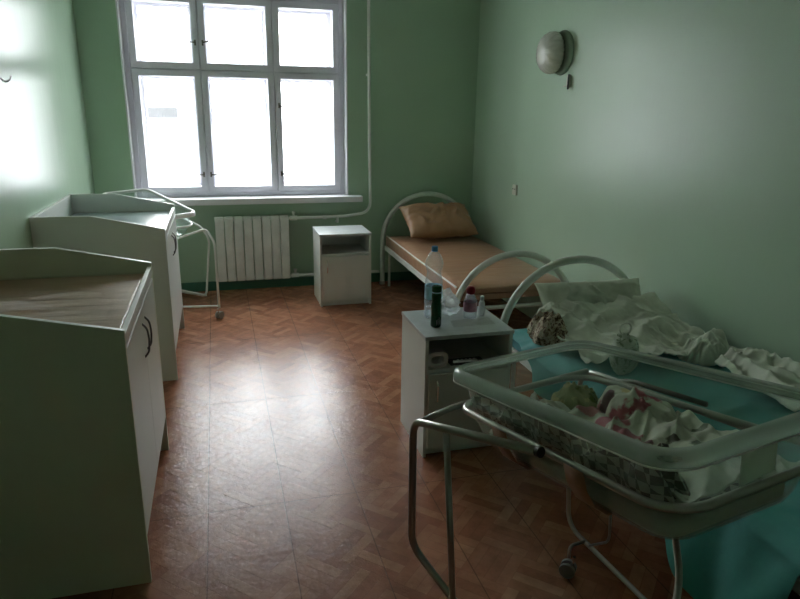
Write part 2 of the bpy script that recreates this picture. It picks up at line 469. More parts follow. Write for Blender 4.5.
def heap(name, centre, size, mat, parent=None, seed=0, s=9, amp=.3, frame=None, flat=.0, sub=5, power=2):
    """crumpled bundle of cloth sitting on z = centre.z"""
    bm = nb(); bmesh.ops.create_icosphere(bm, subdivisions=sub, radius=1)
    c = V(centre); F = frame or Matrix.Identity(3)
    for v in bm.verts:
        d = v.co.normalized(); q = V((d.x * size[0], d.y * size[1], d.z * size[2]))
        w = V((noise.noise(q * s + V((seed, 0, 0))), noise.noise(q * s + V((0, seed, 4))), noise.noise(q * s + V((0, 3, seed))))) * .6 / s
        r = 1 + amp * (ridge((q + w) * s + V((0, 0, seed))) ** 2 - .45) + amp * .45 * ridge((q + w) * s * 2.2 + V((seed, 4, 0))) + .1 * noise.noise(q * s * .5)
        p = q * r
        if p.z < 0: p.z *= flat
        v.co = c + F @ p
    bm.normal_update()
    o = obj(name, bm, mat, parent, True)
    return o

def pillow(name, centre, size, rot, mat, parent=None, seed=0, wr=.008, n=40):
    bm = nb(); g = {}
    R = rot.to_matrix() if hasattr(rot, 'to_matrix') else rot
    for side in (1, -1):
        for j in range(n + 1):
            for i in range(n + 1):
                u = 2 * i / n - 1; v = 2 * j / n - 1
                t = (max(0, 1 - u ** 4) ** .55) * (max(0, 1 - v ** 4) ** .55)
                pin = 1 - .07 * (1 - abs(u) ** 2) * abs(v) ** 3
                pin2 = 1 - .07 * (1 - abs(v) ** 2) * abs(u) ** 3
                x = u * size[0] * pin2; y = v * size[1] * pin; z = side * size[2] * t
                z += wr * side * t * folds(u * size[0], v * size[1], 7, seed, 1)
                key = (side if 0 < i < n and 0 < j < n else 0, i, j)
                if key not in g: g[key] = bm.verts.new(V(centre) + R @ V((x, y, z)))
    for side in (1, -1):
        for j in range(n):
            for i in range(n):
                vs = [g[(side if 0 < a < n and 0 < b < n else 0, a, b)] for a, b in ((i, j), (i + 1, j), (i + 1, j + 1), (i, j + 1))]
                try: bm.faces.new(vs if side > 0 else vs[::-1])
                except ValueError: pass
    return obj(name, bm, mat, parent, True)

# ------------------------------------------------------------------ the room
XL, XR, YF, H = -.996, 2.369, -7.0, 2.95
WL, WR, WZ0, WZ1 = -.692, 1.150, .80, 2.53
T = .42
b = nb(); box(b, XL - .2, XR + .2, YF - .2, T, -.12, 0); struct(obj('floor', b, 'floor'))
b = nb(); box(b, XL - .2, XR + .2, YF - .2, T, H, H + .15); struct(obj('ceiling', b, 'ceiling'))
b = nb(); box(b, XL - .2, XL, YF - .2, T, 0, H); struct(obj('wall_left', b, 'wall'))
b = nb(); box(b, XR, XR + .2, YF - .2, T, 0, H); struct(obj('wall_right', b, 'wall_right'))
b = nb(); box(b, XL, XR, YF - .2, YF, 0, H); struct(obj('wall_front', b, 'wall'))
b = nb()
box(b, XL, WL, 0, T, 0, H); box(b, WR, XR, 0, T, 0, H); box(b, WL, WR, 0, T, 0, WZ0); box(b, WL, WR, 0, T, WZ1, H)
struct(obj('wall_back', b, 'wall_back'))
b = nb(); box(b, XL + .001, XR - .001, -.012, 0, 0, .085, .003); struct(obj('baseboard_back', b, 'skirting'))

# window
w = bpy.data.objects.new('window_1', None); C.objects.link(w); w.location = (.22, .1, .845); struct(w)
b = nb()   # lining of the reveal
box(b, WL, WL + .014, -.004, T, .835, WZ1, .002); box(b, WR - .014, WR, -.004, T, .835, WZ1, .002); box(b, WL + .014, WR - .014, -.004, T, WZ1 - .014, WZ1, .002)
obj('window_lining', b, 'white_paint', w)
b = nb(); box(b, -.72, 1.265, -.10, 0, .785, .838, .006); box(b, WL + .001, WR - .001, -.01, T, WZ0, .836, .002)
obj('window_sill', b, 'white_paint', w)
FY0, FY1 = .10, .16
def ring(bm, x0, x1, z0, z1, wd, y0, y1, bev=.004):
    box(bm, x0, x0 + wd, y0, y1, z0, z1, bev); box(bm, x1 - wd, x1, y0, y1, z0, z1, bev)
    box(bm, x0 + wd - .003, x1 - wd + .003, y0, y1, z0, z0 + wd, bev); box(bm, x0 + wd - .003, x1 - wd + .003, y0, y1, z1 - wd, z1, bev)
xs = [-.635, -.085, .522, 1.095]; zs = [.868, 1.896, 2.47]
b = nb()
box(b, WL + .014, xs[0], FY0, FY1 + .04, .838, WZ1 - .014, .003); box(b, xs[3], WR - .014, FY0, FY1 + .04, .838, WZ1 - .014, .003)
box(b, xs[0] - .002, xs[3] + .002, FY0, FY1 + .04, .838, zs[0], .002); box(b, xs[0] - .002, xs[3] + .002, FY0, FY1 + .04, zs[2], WZ1 - .014, .003)
for xm in xs[1:3]: box(b, xm - .012, xm + .012, FY0 + .012, FY1 + .04, zs[0], zs[2], .002)
box(b, xs[0], xs[3], FY0 + .012, FY1 + .04, zs[1] - .01, zs[1] + .01, .002)
obj('window_frame', b, 'sash_paint', w)
for i in range(3):
    for j in range(2):
        x0, x1, z0, z1 = xs[i] + .003, xs[i + 1] - .003, zs[j] + .003, zs[j + 1] - .003
        b = nb(); ring(b, x0, x1, z0, z1, .052, FY0 - .012, FY1 - .002)
        ring(b, x0 + .044, x1 - .044, z0 + .044, z1 - .044, .012, FY0 + .01, FY1 - .005, .003)
        sh = obj('sash', b, 'sash_paint', w)
        b = nb(); box(b, x0 + .046, x1 - .046, FY0 + .020, FY0 + .024, z0 + .046, z1 - .046); obj('pane', b, 'glass', sh)
        b = nb(); ring(b, x0 + .012, x1 - .012, z0 + .008, z1 - .008, .062, .285, .335)
        sh = obj('outer_sash', b, 'white_paint', w)
        b = nb(); box(b, x0 + .07, x1 - .07, .308, .312, z0 + .066, z1 - .066); obj('pane', b, 'glass', sh)
b = nb()
box(b, WL + .014, xs[0] + .016, .28, .36, .838, WZ1 - .014, .003); box(b, xs[3] - .016, WR - .014, .28, .36, .838, WZ1 - .014, .003)
for xm in xs[1:3]: box(b, xm - .018, xm + .018, .28, .36, .838, WZ1 - .014, .003)
box(b, xs[0], xs[3], .28, .36, zs[1] - .014, zs[1] + .014, .003); box(b, xs[0], xs[3], .281, .359, .838, .88, .003); box(b, xs[0], xs[3], .281, .359, 2.44, WZ1 - .014, .003)
obj('outer_frame', b, 'white_paint', w)
for (x, z, sgn, tilt) in ((-.115, 2.11, -1, 0), (-.055, 2.11, 1, .02), (-.115, 1.03, -1, 0), (-.055, 1.03, 1, 0), (.557, 1.62, 1, -.03), (.557, 1.03, 1, 0)):
    b = nb(); box(b, x - .007, x + .007, FY0 - .016, FY0 - .010, z - .022, z + .022, .002)
    tube(b, fillet([(x, FY0 - .012, z), (x, FY0 - .035, z), (x + sgn * .075, FY0 - .045, z + tilt)], .012), .006, 8)
    obj('latch', b, 'dull_steel', w)
for x in (xs[0], xs[3]):
    for z in (1.0, 1.72, 2.05, 2.35):
        b = nb(); tube(b, [(x, FY0 - .016, z - .035), (x, FY0 - .016, z + .035)], .006, 10); obj('hinge', b, 'sash_paint', w)

# building across the yard
t = thing('building', (2, 9, -3), 'white rendered building outside the window with one dark window', 'building')
b = nb(); box(b, -9, 13, 9, 15, -3.2, 3.4); obj('wall', b, 'outer_building', t)
b = nb(); box(b, -9.3, 13.3, 8.8, 15.2, 3.4, 3.6); obj('roof', b, 'outer_building', t)
b = nb(); box(b, -1.43, -.73, 8.95, 9.0, 1.36, 1.58); obj('window', b, 'outer_glass', t)
b = nb(); box(b, -14, 18, T + .05, 20, -3.4, -3.2); struct(obj('ground', b, 'outer_building'))

# radiator and pipes
t = thing('radiator', (.27, -.09, .1), 'white sectional radiator on the wall under the window', 'radiator')
for i in range(8):
    x = -.052 + i * .08
    b = nb()
    box(b, x + .003, x + .077, -.125, -.112, .115, .665, .006)       # front fin
    box(b, x + .032, x + .048, -.115, -.040, .12, .67, .004)         # web
    box(b, x + .006, x + .074, -.052, -.042, .13, .65, .004)         # rear fin
    box(b, x + .001, x + .079, -.105, -.055, .10, .145, .01)
    box(b, x + .001, x + .079, -.105, -.055, .635, .68, .01)
    for k in (-1, 1): box(b, x + .04 + k * .022 - .003, x + .04 + k * .022 + .003, -.112, -.055, .60, .668, .001)
    obj('radiator_section', b, 'white_metal', t)
b = nb(); tube(b, [(-.052, -.08, .122), (-.075, -.08, .122)], .02, 14); obj('end_plug', b, 'white_metal', t)
for x in (.1, .5):
    b = nb(); box(b, x - .006, x + .006, -.06, 0, .64, .66, .001); obj('bracket', b, 'white_metal', t)
t = thing('heating_pipe', (1.33, -.06, 0), 'white vertical heating pipe bending to the radiator beside the window', 'pipe')
b = nb(); tube(b, fillet([(1.325, -.055, H - .002), (1.335, -.055, 1.4), (1.345, -.055, .685), (1.1, -.075, .655), (.592, -.08, .652)], [.1, .1, .1, .05, .05], 8), .0135, 14)
obj('supply_pipe', b, 'white_metal', t)
b = nb(); tube(b, [(.592, -.08, .125), (1.42, -.08, .122)], .0125, 12); obj('return_pipe', b, 'white_metal', t)
for z in (.652, .125):
    b = nb(); tube(b, [(.60, -.08, z), (.665, -.08, z)], .021, 12); tube(b, [(.635, -.08, z), (.635, -.08, z + .045)], .011, 10)
    tube(b, [(.635, -.08, z + .045), (.635, -.08, z + .06)], .016, 10); obj('valve', b, 'white_metal', t)
b = nb(); tube(b, [(1.03, -.078, .653), (1.03, -.078, .60)], .012, 10); tube(b, [(1.03, -.078, .615), (1.03, -.002, .60)], .007, 10); obj('pipe_clip', b, 'white_metal', t)
b = nb(); tube(b, [(.90, -.079, .653), (.93, -.079, .653)], .018, 10); obj('coupling', b, 'white_metal', t)
b = nb(); box(b, 1.315, 1.345, -.055, 0, 1.88, 1.90, .001); obj('pipe_clip', b, 'white_metal', t)

# ------------------------------------------------------------------ bedside cabinets
def cabinet(loc, label, mat, side=-1):
    t = thing('bedside_cabinet', loc, label, 'cabinet')
    X, Y, _ = loc; W, Hh, D = .431, .614, .396
    b = nb()
    box(b, X, X + .016, Y, Y + D, 0, Hh - .018, .001); box(b, X + W - .016, X + W, Y, Y + D, 0, Hh - .018, .001)
    box(b, X + .016, X + W - .016, Y + D - .008, Y + D, .03, Hh - .018)
    box(b, X + .016, X + W - .016, Y + .01, Y + D - .008, .43, .446, .001)
    box(b, X + .016, X + W - .016, Y + .004, Y + D - .008, .045, .061, .001)
    box(b, X + .016, X + W - .016, Y + .03, Y + .046, 0, .045)
    obj('body', b, mat, t)
    b = nb(); box(b, X - .004, X + W + .004, Y - .006, Y + D, Hh - .018, Hh, .002); obj('top', b, 'laminate_top', t)
    b = nb(); box(b, X + .018, X + W - .018, Y - .012, Y + .004, .05, .428, .002); d = obj('door', b, mat, t)
    hx = X + .055
    b = nb(); tube(b, fillet([(hx, Y - .012, .29), (hx, Y - .034, .30), (hx, Y - .036, .35), (hx, Y - .034, .39), (hx, Y - .012, .40)], .012), .0045, 10); obj('handle', b, 'chrome', d)
    return t
cabinet((.770, -.724, 0), 'white bedside cabinet standing right of the radiator', 'laminate')
cabinet((.864, -3.287, 0), 'white bedside cabinet crowded with bottles beside the near bed', 'laminate')

# ------------------------------------------------------------------ changing tables
def changing_table(y0, y1, label, mlabel, vinyl, body):
    t = thing('changing_table', (-.64, (y0 + y1) / 2, 0), label, 'changing table')
    xb, xf = XL + .003, -.306
    kx = -.69
    prof = [(xb, .0), (xb, 1.012), (kx, 1.010), (xf - .004, .928), (xf - .004, 0)]
    for ya, yb in ((y0, y0 + .018), (y1 - .018, y1)):
        b = nb(); prism(b, prof, 'y', ya, yb)
        sp = obj('side_panel', b, body, t)
        b = nb(); yc0, yc1 = ya + .0005, yb - .0005
        for (p0, p1) in zip(prof[1:4], prof[2:4]):
            prism(b, [p0, p1, (p1[0], p1[1] + .0015), (p0[0], p0[1] + .0015)], 'y', yc0, yc1)
        obj('edge_strip', b, 'edge_band', sp)
    a, c = y0 + .018, y1 - .018
    b = nb(); box(b, xb, xb + .018, a, c, .1, 1.010, .001); obj('back_board', b, body, t)
    b = nb(); box(b, xb + .018, xf - .022, a, c, .80, .818); obj('table_top', b, body, t)
    b = nb(); box(b, xf - .022, xf - .004, a, c, .872, .912, .001); obj('front_lip', b, 'edge_band', t)
    b = nb(); box(b, xb + .018, xf - .05, a, c, .13, .146); box(b, xf - .07, xf - .052, a, c, 0, .13); obj('bottom_shelf', b, body, t)
    mid = (a + c) / 2
    for (u, v, hy) in ((a + .002, mid - .0015, mid - .045), (mid + .0015, c - .002, mid + .045)):
        b = nb(); box(b, xf - .022, xf - .004, u, v, .175, .862, .0015)
        d = obj('door', b, 'laminate', t)
        b = nb(); tube(b, fillet([(xf - .005, hy, .675), (xf + .012, hy, .695), (xf + .017, hy, .745), (xf + .012, hy, .79), (xf - .005, hy, .81)], .03), .0038, 10)
        obj('handle', b, 'dark_handle', d)
    m = nb(); box(m, xb + .022, xf - .026, a + .006, c - .006, .819, .888, .02)
    mt = obj('changing_mattress', m, vinyl, None, True)
    tag(mt, mlabel, 'mattress')
    # a clear oilcloth wrinkled over the mattress
    cl = cloth('plastic_cover', ((xb + .03, a + .012), (xf - .03, a + .012), (xf - .03, c - .012), (xb + .03, c - .012)),
               lambda x, y, u, v: .8905, 'bag_thin', mt, (60, 90), 3.2, y0, .006, .0012, 0, (.35, 2.2))
    return t
M['bag_thin'] = clear('clear_sheeting', (.98, .97, .96), .0, (.8, .8, .76), .10, .04, .3)
changing_table(-3.869, -2.90, 'near white changing table, largest, cut off at the left edge of the photo', 'brown oilcloth mattress lying on the near changing table', 'table_vinyl', 'laminate_green')
changing_table(-2.046, -1.03, 'farther white changing table, standing against the left wall nearer the window', 'pale blue oilcloth mattress lying on the farther changing table', 'blue_vinyl', 'laminate')

# ------------------------------------------------------------------ beds
def bed(yh, yf, label, top=.848, ftop=.692):
    X0, X1 = 1.452, 2.318; xc = (X0 + X1) / 2; r = (X1 - X0) / 2
    t = thing('metal_bed', (xc, (yh + yf) / 2, 0), label, 'bed')
    def hoop(y, top, name):
        cz = top - r
        pts = [(X0, y, 0), (X0, y, cz * .5)] + [(xc - r * math.cos(a), y, cz + r * math.sin(a)) for a in [PI * k / 36 for k in range(37)]] + [(X1, y, cz * .5), (X1, y, 0)]
        b = nb(); tube(b, pts, .022, 16); h = obj(name, b, 'bed_metal', t)
        b = nb(); tube(b, [(X0, y, .33), (X1, y, .33)], .014, 10); obj('cross_bar', b, 'bed_metal', h)
        for x in (X0, X1):
            b = nb(); tube(b, [(x, y, 0), (x, y, .03)], .026, 14); obj('foot_cap', b, 'grey_rubber', h)
        return h
    hoop(yh, top, 'headboard_hoop')
    hoop(yf, ftop, 'footboard_hoop')
    s = 1 if yf < yh else -1
    for x in (X0 + .03, X1 - .03):
        b = nb(); box(b, x - .015, x + .015, yf + .02, yh - .02, .335, .375, .004); obj('side_rail', b, 'white_metal', t)
    for k in range(9):
        y = yf + .15 + k * (yh - yf - .3) / 8
        b = nb(); box(b, X0 + .045, X1 - .045, y - .02, y + .02, .35, .358, .001); obj('slat', b, 'bed_metal', t)
    for y in (yh - .09,):
        b = nb(); tube(b, [(X0 + .045, y, .0), (X0 + .045, y, .34)], .012, 10); obj('leg', b, 'bed_metal', t)
    return t
bed(-.10, -2.06, 'far white metal bed under a tan mattress in the corner by the window')
bed(-2.82, -4.85, 'near white metal bed covered with crumpled white and teal bedding', .822)

def mattress(name, x0, x1, y0, y1, z0, z1, mat, label, bev=.03, sag=.012, pipe=True):
    bm = nb(); box(bm, x0, x1, y0, y1, z0, z1)
    bmesh.ops.subdivide_edges(bm, edges=bm.edges, cuts=24, use_grid_fill=True)
    bm.verts.ensure_lookup_table()
    for v in bm.verts:
        u = (v.co.x - x0) / (x1 - x0); w_ = (v.co.y - y0) / (y1 - y0)
        e = min(u, 1 - u) * (x1 - x0); e2 = min(w_, 1 - w_) * (y1 - y0)
        if v.co.z > (z0 + z1) / 2:
            k = (1 - math.exp(-e / .03)) * (1 - math.exp(-e2 / .03))
            v.co.z -= .02 * (1 - k)
            v.co.z += sag * noise.noise(V((v.co.x * 2.5, v.co.y * 2.5, 3))) * k + .006 * k * noise.noise(V((v.co.x * 3, v.co.y * 9, 1)))
        v.co.x += .006 * noise.noise(V((v.co.y * 3, v.co.z * 5, 2)))
    o = obj(name, bm, mat, None, True)
    md = o.modifiers.new('soft', 'BEVEL'); md.width = .012; md.segments = 2; md.limit_method = 'ANGLE'
    return tag(o, label, 'mattress')
m1 = mattress('mattress', 1.478, 2.296, -2.03, -.13, .378, .482, 'brown_vinyl', 'tan oilcloth mattress lying on the far bed')
b = nb(); tube(b, [(1.482, -.15, .472), (1.478, -1.1, .470), (1.482, -2.01, .472)], .006, 8); obj('edge_highlight', b, 'edge_band', m1)  # pale strip standing in for the glossy highlight on the mattress edge
pillow('pillow', (1.90, -.40, .645), (.33, .20, .075), Matrix.Rotation(math.radians(4), 3, 'Z') @ Matrix.Rotation(math.radians(34), 3, 'X'), 'pillow_vinyl', None, 3, .035)
tag(bpy.data.objects['pillow'], 'orange-tan pillow leaning at the head of the far bed', 'pillow')

# near bed bedding
ZB = .478
nm = mattress('mattress', 1.478, 2.296, -4.82, -2.86, .378, ZB, 'blue_teal', 'teal mattress under the sheets of the near bed')
# teal sheet, draped over the left side
bm = nb(); g = []
NY, NX = 110, 80
for j in range(NY + 1):
    y = -2.95 - 1.87 * j / NY; row = []
    for i in range(NX + 1):
        s_ = i / NX
        hang = .14 * min(1, max(0, (-3.1 - y) / .3)) + .26 * min(1, max(0, (-4.25 - y) / .38))
        L = .80; tot = L + hang
        d = s_ * tot
        if d < L:
            x = 2.27 - d; z = ZB + .010 + folds(x, y, 4, 2.2, .010, (1, 1.6))
            if d > L - .05: z -= .02 * ((d - L + .05) / .05) ** 2
        else:
            h = d - L; z = ZB - .012 - h * .93
            x = 1.452 - .02 - h * .28 + .03 * math.sin(y * 19 + h * 3) * h / .3 + .02 * noise.noise(V((y * 9, h * 3, 1)))
            x = min(x, 1.425)
        row.append(bm.verts.new((x, y, z)))
    g.append(row)
for j in range(NY):
    for i in range(NX): bm.faces.new((g[j][i], g[j][i + 1], g[j + 1][i + 1], g[j + 1][i]))
teal = obj('bed_sheet', bm, 'teal_cloth', None, True)
tag(teal, 'teal sheet hanging over the edge of the near bed', 'sheet')
# pillow against the hoop
R_ = Matrix.Rotation(math.radians(-2), 3, 'Z') @ Matrix.Rotation(math.radians(52), 3, 'X')
pil = pillow('pillow', (1.905, -2.99, .604), (.315, .150, .032), R_, 'white_cloth', None, 9, .035, 60)
tag(pil, 'off-white pillow propped against the hoop of the near bed', 'pillow')
def q2(quad, u, v):
    q = [V((*c, 0)) for c in quad]; p = (q[0] * (1 - u) + q[1] * u) * (1 - v) + (q[3] * (1 - u) + q[2] * u) * v
    return p.x, p.y
def sfn(u, v):
    x, y = q2(((1.59, -3.055), (2.22, -3.04), (2.31, -3.68), (1.50, -3.56)), u, v)
    x += .04 * noise.noise(V((x * 5, y * 5, 3))); y += .04 * noise.noise(V((x * 5, y * 5, 7)))
    x = min(x, 2.335)
    d = -3.03 - y
    z = ZB + .035 + .11 * math.exp(-(max(0, d) / .16) ** 1.5) + .05 * math.exp(-((x - 2.0) / .2) ** 2 - ((y + 3.32) / .16) ** 2)
    z += folds2(x, y, 5.2, 4, .050, 2.0, .2) + folds2(x, y, 4.2, 14, .035, .7, .22) + .006 * noise.noise(V((x * 30, y * 30, 1)))
    return (x, y, z)
cl = finish_cloth(sheet_grid('sheet', sfn, (140, 130), 'white_cloth'))
tag(cl, 'crumpled off-white sheet spread below the pillow of the near bed', 'sheet')
def bfn(u, v):
    x, y = q2(((2.04, -3.75), (2.32, -3.72), (2.33, -4.50), (2.06, -4.45)), u, v)
    x += .03 * noise.noise(V((x * 5, y * 5, 3)))
    x = min(x, 2.335)
    return (x, y, ZB + .035 + .05 * math.sin(PI * u) ** .5 + folds2(x, y, 8, 31, .05, 1.4, .25) + folds2(x, y, 7, 34, .025, .2, .3))
bl = finish_cloth(sheet_grid('folded_blanket', bfn, (60, 120), 'white_cloth'))
tag(bl, 'off-white blanket crumpled along the wall at the right edge of the photo', 'blanket')
w1 = mound('crumpled_cloth', (2.13, -3.60, ZB + .04), (.14, .09, .10), 'white_cloth', 11, 14, .035, rz=.2)
tag(w1, 'small off-white cloth bundled on the near bed by the wall', 'cloth')
w2 = mound('crumpled_clothes', (1.57, -3.15, ZB + .02), (.105, .15, .10), 'brown_print', 21, 14, .045)
tag(w2, 'brown and cream printed clothes crumpled on the near bed beside the cabinet', 'clothes')
w3 = mound('crumpled_cloth', (1.60, -3.07, ZB + .125), (.06, .05, .045), 'white_cloth', 25, 22, .02, 40)
tag(w3, 'little white cloth lying on top of the brown printed clothes', 'cloth')
o = heap('cloth_bag', (1.67, -3.62, ZB + .10), (.065, .05, .10), 'pale_print', None, 31, 7, .14, flat=.85, sub=5)
tag(o, 'pale printed cloth bag standing on the near bed behind the clear tub', 'bag')
b = nb()
tube(b, [(1.665 + .028 * math.cos(a), -3.62, ZB + .225 + .026 * math.sin(a)) for a in [2 * PI * i / 20 for i in range(20)]], .004, 8, True)
obj('tie_loop', b, 'white_cloth', o)

# ------------------------------------------------------------------ things on the near cabinet
TZ = .6145
def bottle(name, loc, prof, mat, label, capmat=None, capprof=None, lab=None, seg=36, rib=None):
    b = nb(); lathe(b, [(r, z) for r, z in prof], seg, loc, rib=rib)
    body_t = thing(name, loc, label, 'bottle')
    obj('bottle_body', b, mat, body_t, True)
    if capmat:
        b = nb(); lathe(b, capprof, 24, loc, rib=lambda a, i: .02 * math.cos(a * 12)); obj('cap', b, capmat, body_t, True)
    if lab:
        r, z0, z1, lm = lab
        b = nb(); lathe(b, [(r, z0), (r + .0008, z0 + .002), (r + .0008, z1 - .002), (r, z1)], seg, loc, cap=False); obj('label', b, lm, body_t, True)
    return body_t
L = (.985, -3.02, TZ)
bt = bottle('water_bottle', L, [(.036, 0), (.043, .006), (.044, .03), (.041, .04), (.044, .05), (.044, .09), (.0425, .10), (.0425, .165), (.044, .175), (.042, .19), (.036, .215), (.035, .235), (.044, .262), (.045, .275), (.040, .295), (.026, .322), (.015, .333), (.0135, .345)], 'bottle',
       'large clear plastic water bottle with blue cap on the near cabinet', 'cap_blue', [(.015, .334), (.0155, .336), (.0155, .356), (.014, .359)], (.0432, .10, .165, 'label_blue'),
       rib=lambda a, i: .03 * math.cos(a * 6) if i in (11, 12, 13, 14) else 0)
b = nb(); lathe(b, [(.0375, .006), (.0400, .012), (.0400, .055), (.0400, .0555)], 32, L); obj('water', b, 'bottle', bt, True)
bt = bottle('green_bottle', (.955, -3.155, TZ), [(.022, 0), (.0255, .006), (.0255, .05), (.024, .055), (.0255, .06), (.0255, .105), (.022, .12), (.0225, .135), (.0235, .15), (.021, .163), (.0175, .17)], 'green_bottle',
       'small dark green plastic bottle in front of the water bottle', 'green_bottle', [(.0215, .171), (.0225, .173), (.0225, .196), (.019, .199)])
b = nb(); lathe(b, [(.0185, .163), (.0205, .165), (.0205, .1705), (.0185, .171)], 24, (.955, -3.155, TZ)); obj('neck_ring', b, 'label_blue', bt, True)
for k in range(4):   # pale strokes on the bottle's printed side
    a = math.radians(-100 + k * 13); c0 = V((.955, -3.155, TZ))
    b = nb(); tube(b, [c0 + V((math.cos(a) * .0258, math.sin(a) * .0258, .012 + .004 * (k % 2))), c0 + V((math.cos(a) * .0258, math.sin(a) * .0258, .038 + .006 * (k % 3)))], .0011, 6); obj('print_stroke', b, 'spotted_white', bt)
bottle('red_capped_bottle', (1.165, -3.06, TZ), [(.030, 0), (.033, .005), (.033, .075), (.031, .09), (.024, .108), (.015, .118), (.014, .125)], 'bottle',
       'small clear bottle with a round red cap and pink label on the near cabinet', 'cap_red', [(.014, .120), (.0205, .124), (.0225, .135), (.0215, .148), (.015, .158), (.004, .160)], (.0333, .035, .082, 'label_pink'))
bottle('white_capped_bottle', (1.235, -3.04, TZ), [(.014, 0), (.0155, .004), (.0155, .06), (.012, .072), (.0075, .078)], 'spotted_white',
       'tiny white bottle right of the red-capped bottle', 'spotted_white', [(.0085, .078), (.010, .080), (.010, .098), (.008, .100)])
bottle('vial', (1.20, -2.97, TZ), [(.020, 0), (.022, .004), (.022, .085), (.018, .10), (.012, .108)], 'bottle',
       'clear vial with a white cap standing behind the red-capped bottle', 'spotted_white', [(.013, .108), (.0145, .110), (.0145, .132), (.012, .134)])
o = heap('plastic_bag', (1.075, -2.98, TZ + .055), (.05, .06, .062), 'bag', None, 41, 16, .35, flat=.82, sub=5)
tag(o, 'crumpled translucent plastic bag between the water bottle and red-capped bottle', 'bag')
o = cloth('plastic_wrapper', ((1.03, -3.20), (1.24, -3.20), (1.25, -3.10), (1.05, -3.10)), lambda x, y, u, v: TZ + .002, 'bag_thin', None, (50, 40), 14, 51, .010, .0008, .008)
tag(o, 'flat clear plastic wrapper lying at the front of the near cabinet top', 'wrapper')
# in the open shelf
t = thing('tape_roll', (.93, -3.24, .446), 'white oval roll standing in the open shelf of the near cabinet', 'roll')
b = nb(); pts = []
n_ = 40
def se(a, rx, rz): return (math.copysign(abs(math.cos(a)) ** .7, math.cos(a)) * rx, math.copysign(abs(math.sin(a)) ** .7, math.sin(a)) * rz)
rings = []
for (sx, sz, y) in ((.052, .040, -3.27), (.052, .040, -3.215), (.030, .019, -3.215), (.030, .019, -3.27)):
    rings.append([b.verts.new((.932 + se(2 * PI * k / n_, sx, sz)[0], y, .487 + se(2 * PI * k / n_, sx, sz)[1])) for k in range(n_)])
for q in range(4):
    A, B = rings[q], rings[(q + 1) % 4]
    for k in range(n_): b.faces.new((A[k], A[(k + 1) % n_], B[(k + 1) % n_], B[k]))
r_ = obj('roll_body', b, 'spotted_white', t); md = r_.modifiers.new('round', 'BEVEL'); md.width = .006; md.segments = 3; md.limit_method = 'ANGLE'
t = thing('hairbrush', (1.07, -3.24, .446), 'dark brush with a pale handle lying in the open shelf of the near cabinet', 'brush')
b = nb(); box(b, 1.00, 1.17, -3.26, -3.20, .447, .462, .006); obj('brush_head', b, 'dark_plastic', t)
b = nb(); box(b, 1.01, 1.13, -3.268, -3.255, .464, .474, .003)
for k in range(5): box(b, 1.03 + .02 * k, 1.04 + .02 * k, -3.268, -3.255, .473, .478, .001)
obj('handle', b, 'spotted_white', t)

# ------------------------------------------------------------------ clear tub cots
def rrect(hx, hy, r, n=8):
    out = []
    for cx, cy, a0 in ((hx - r, hy - r, 0), (-hx + r, hy - r, PI / 2), (-hx + r, -hy + r, PI), (hx - r, -hy + r, 1.5 * PI)):
        for k in range(n + 1):
            a = a0 + PI / 2 * k / n; out.append((cx + r * math.cos(a), cy + r * math.sin(a)))
    return out

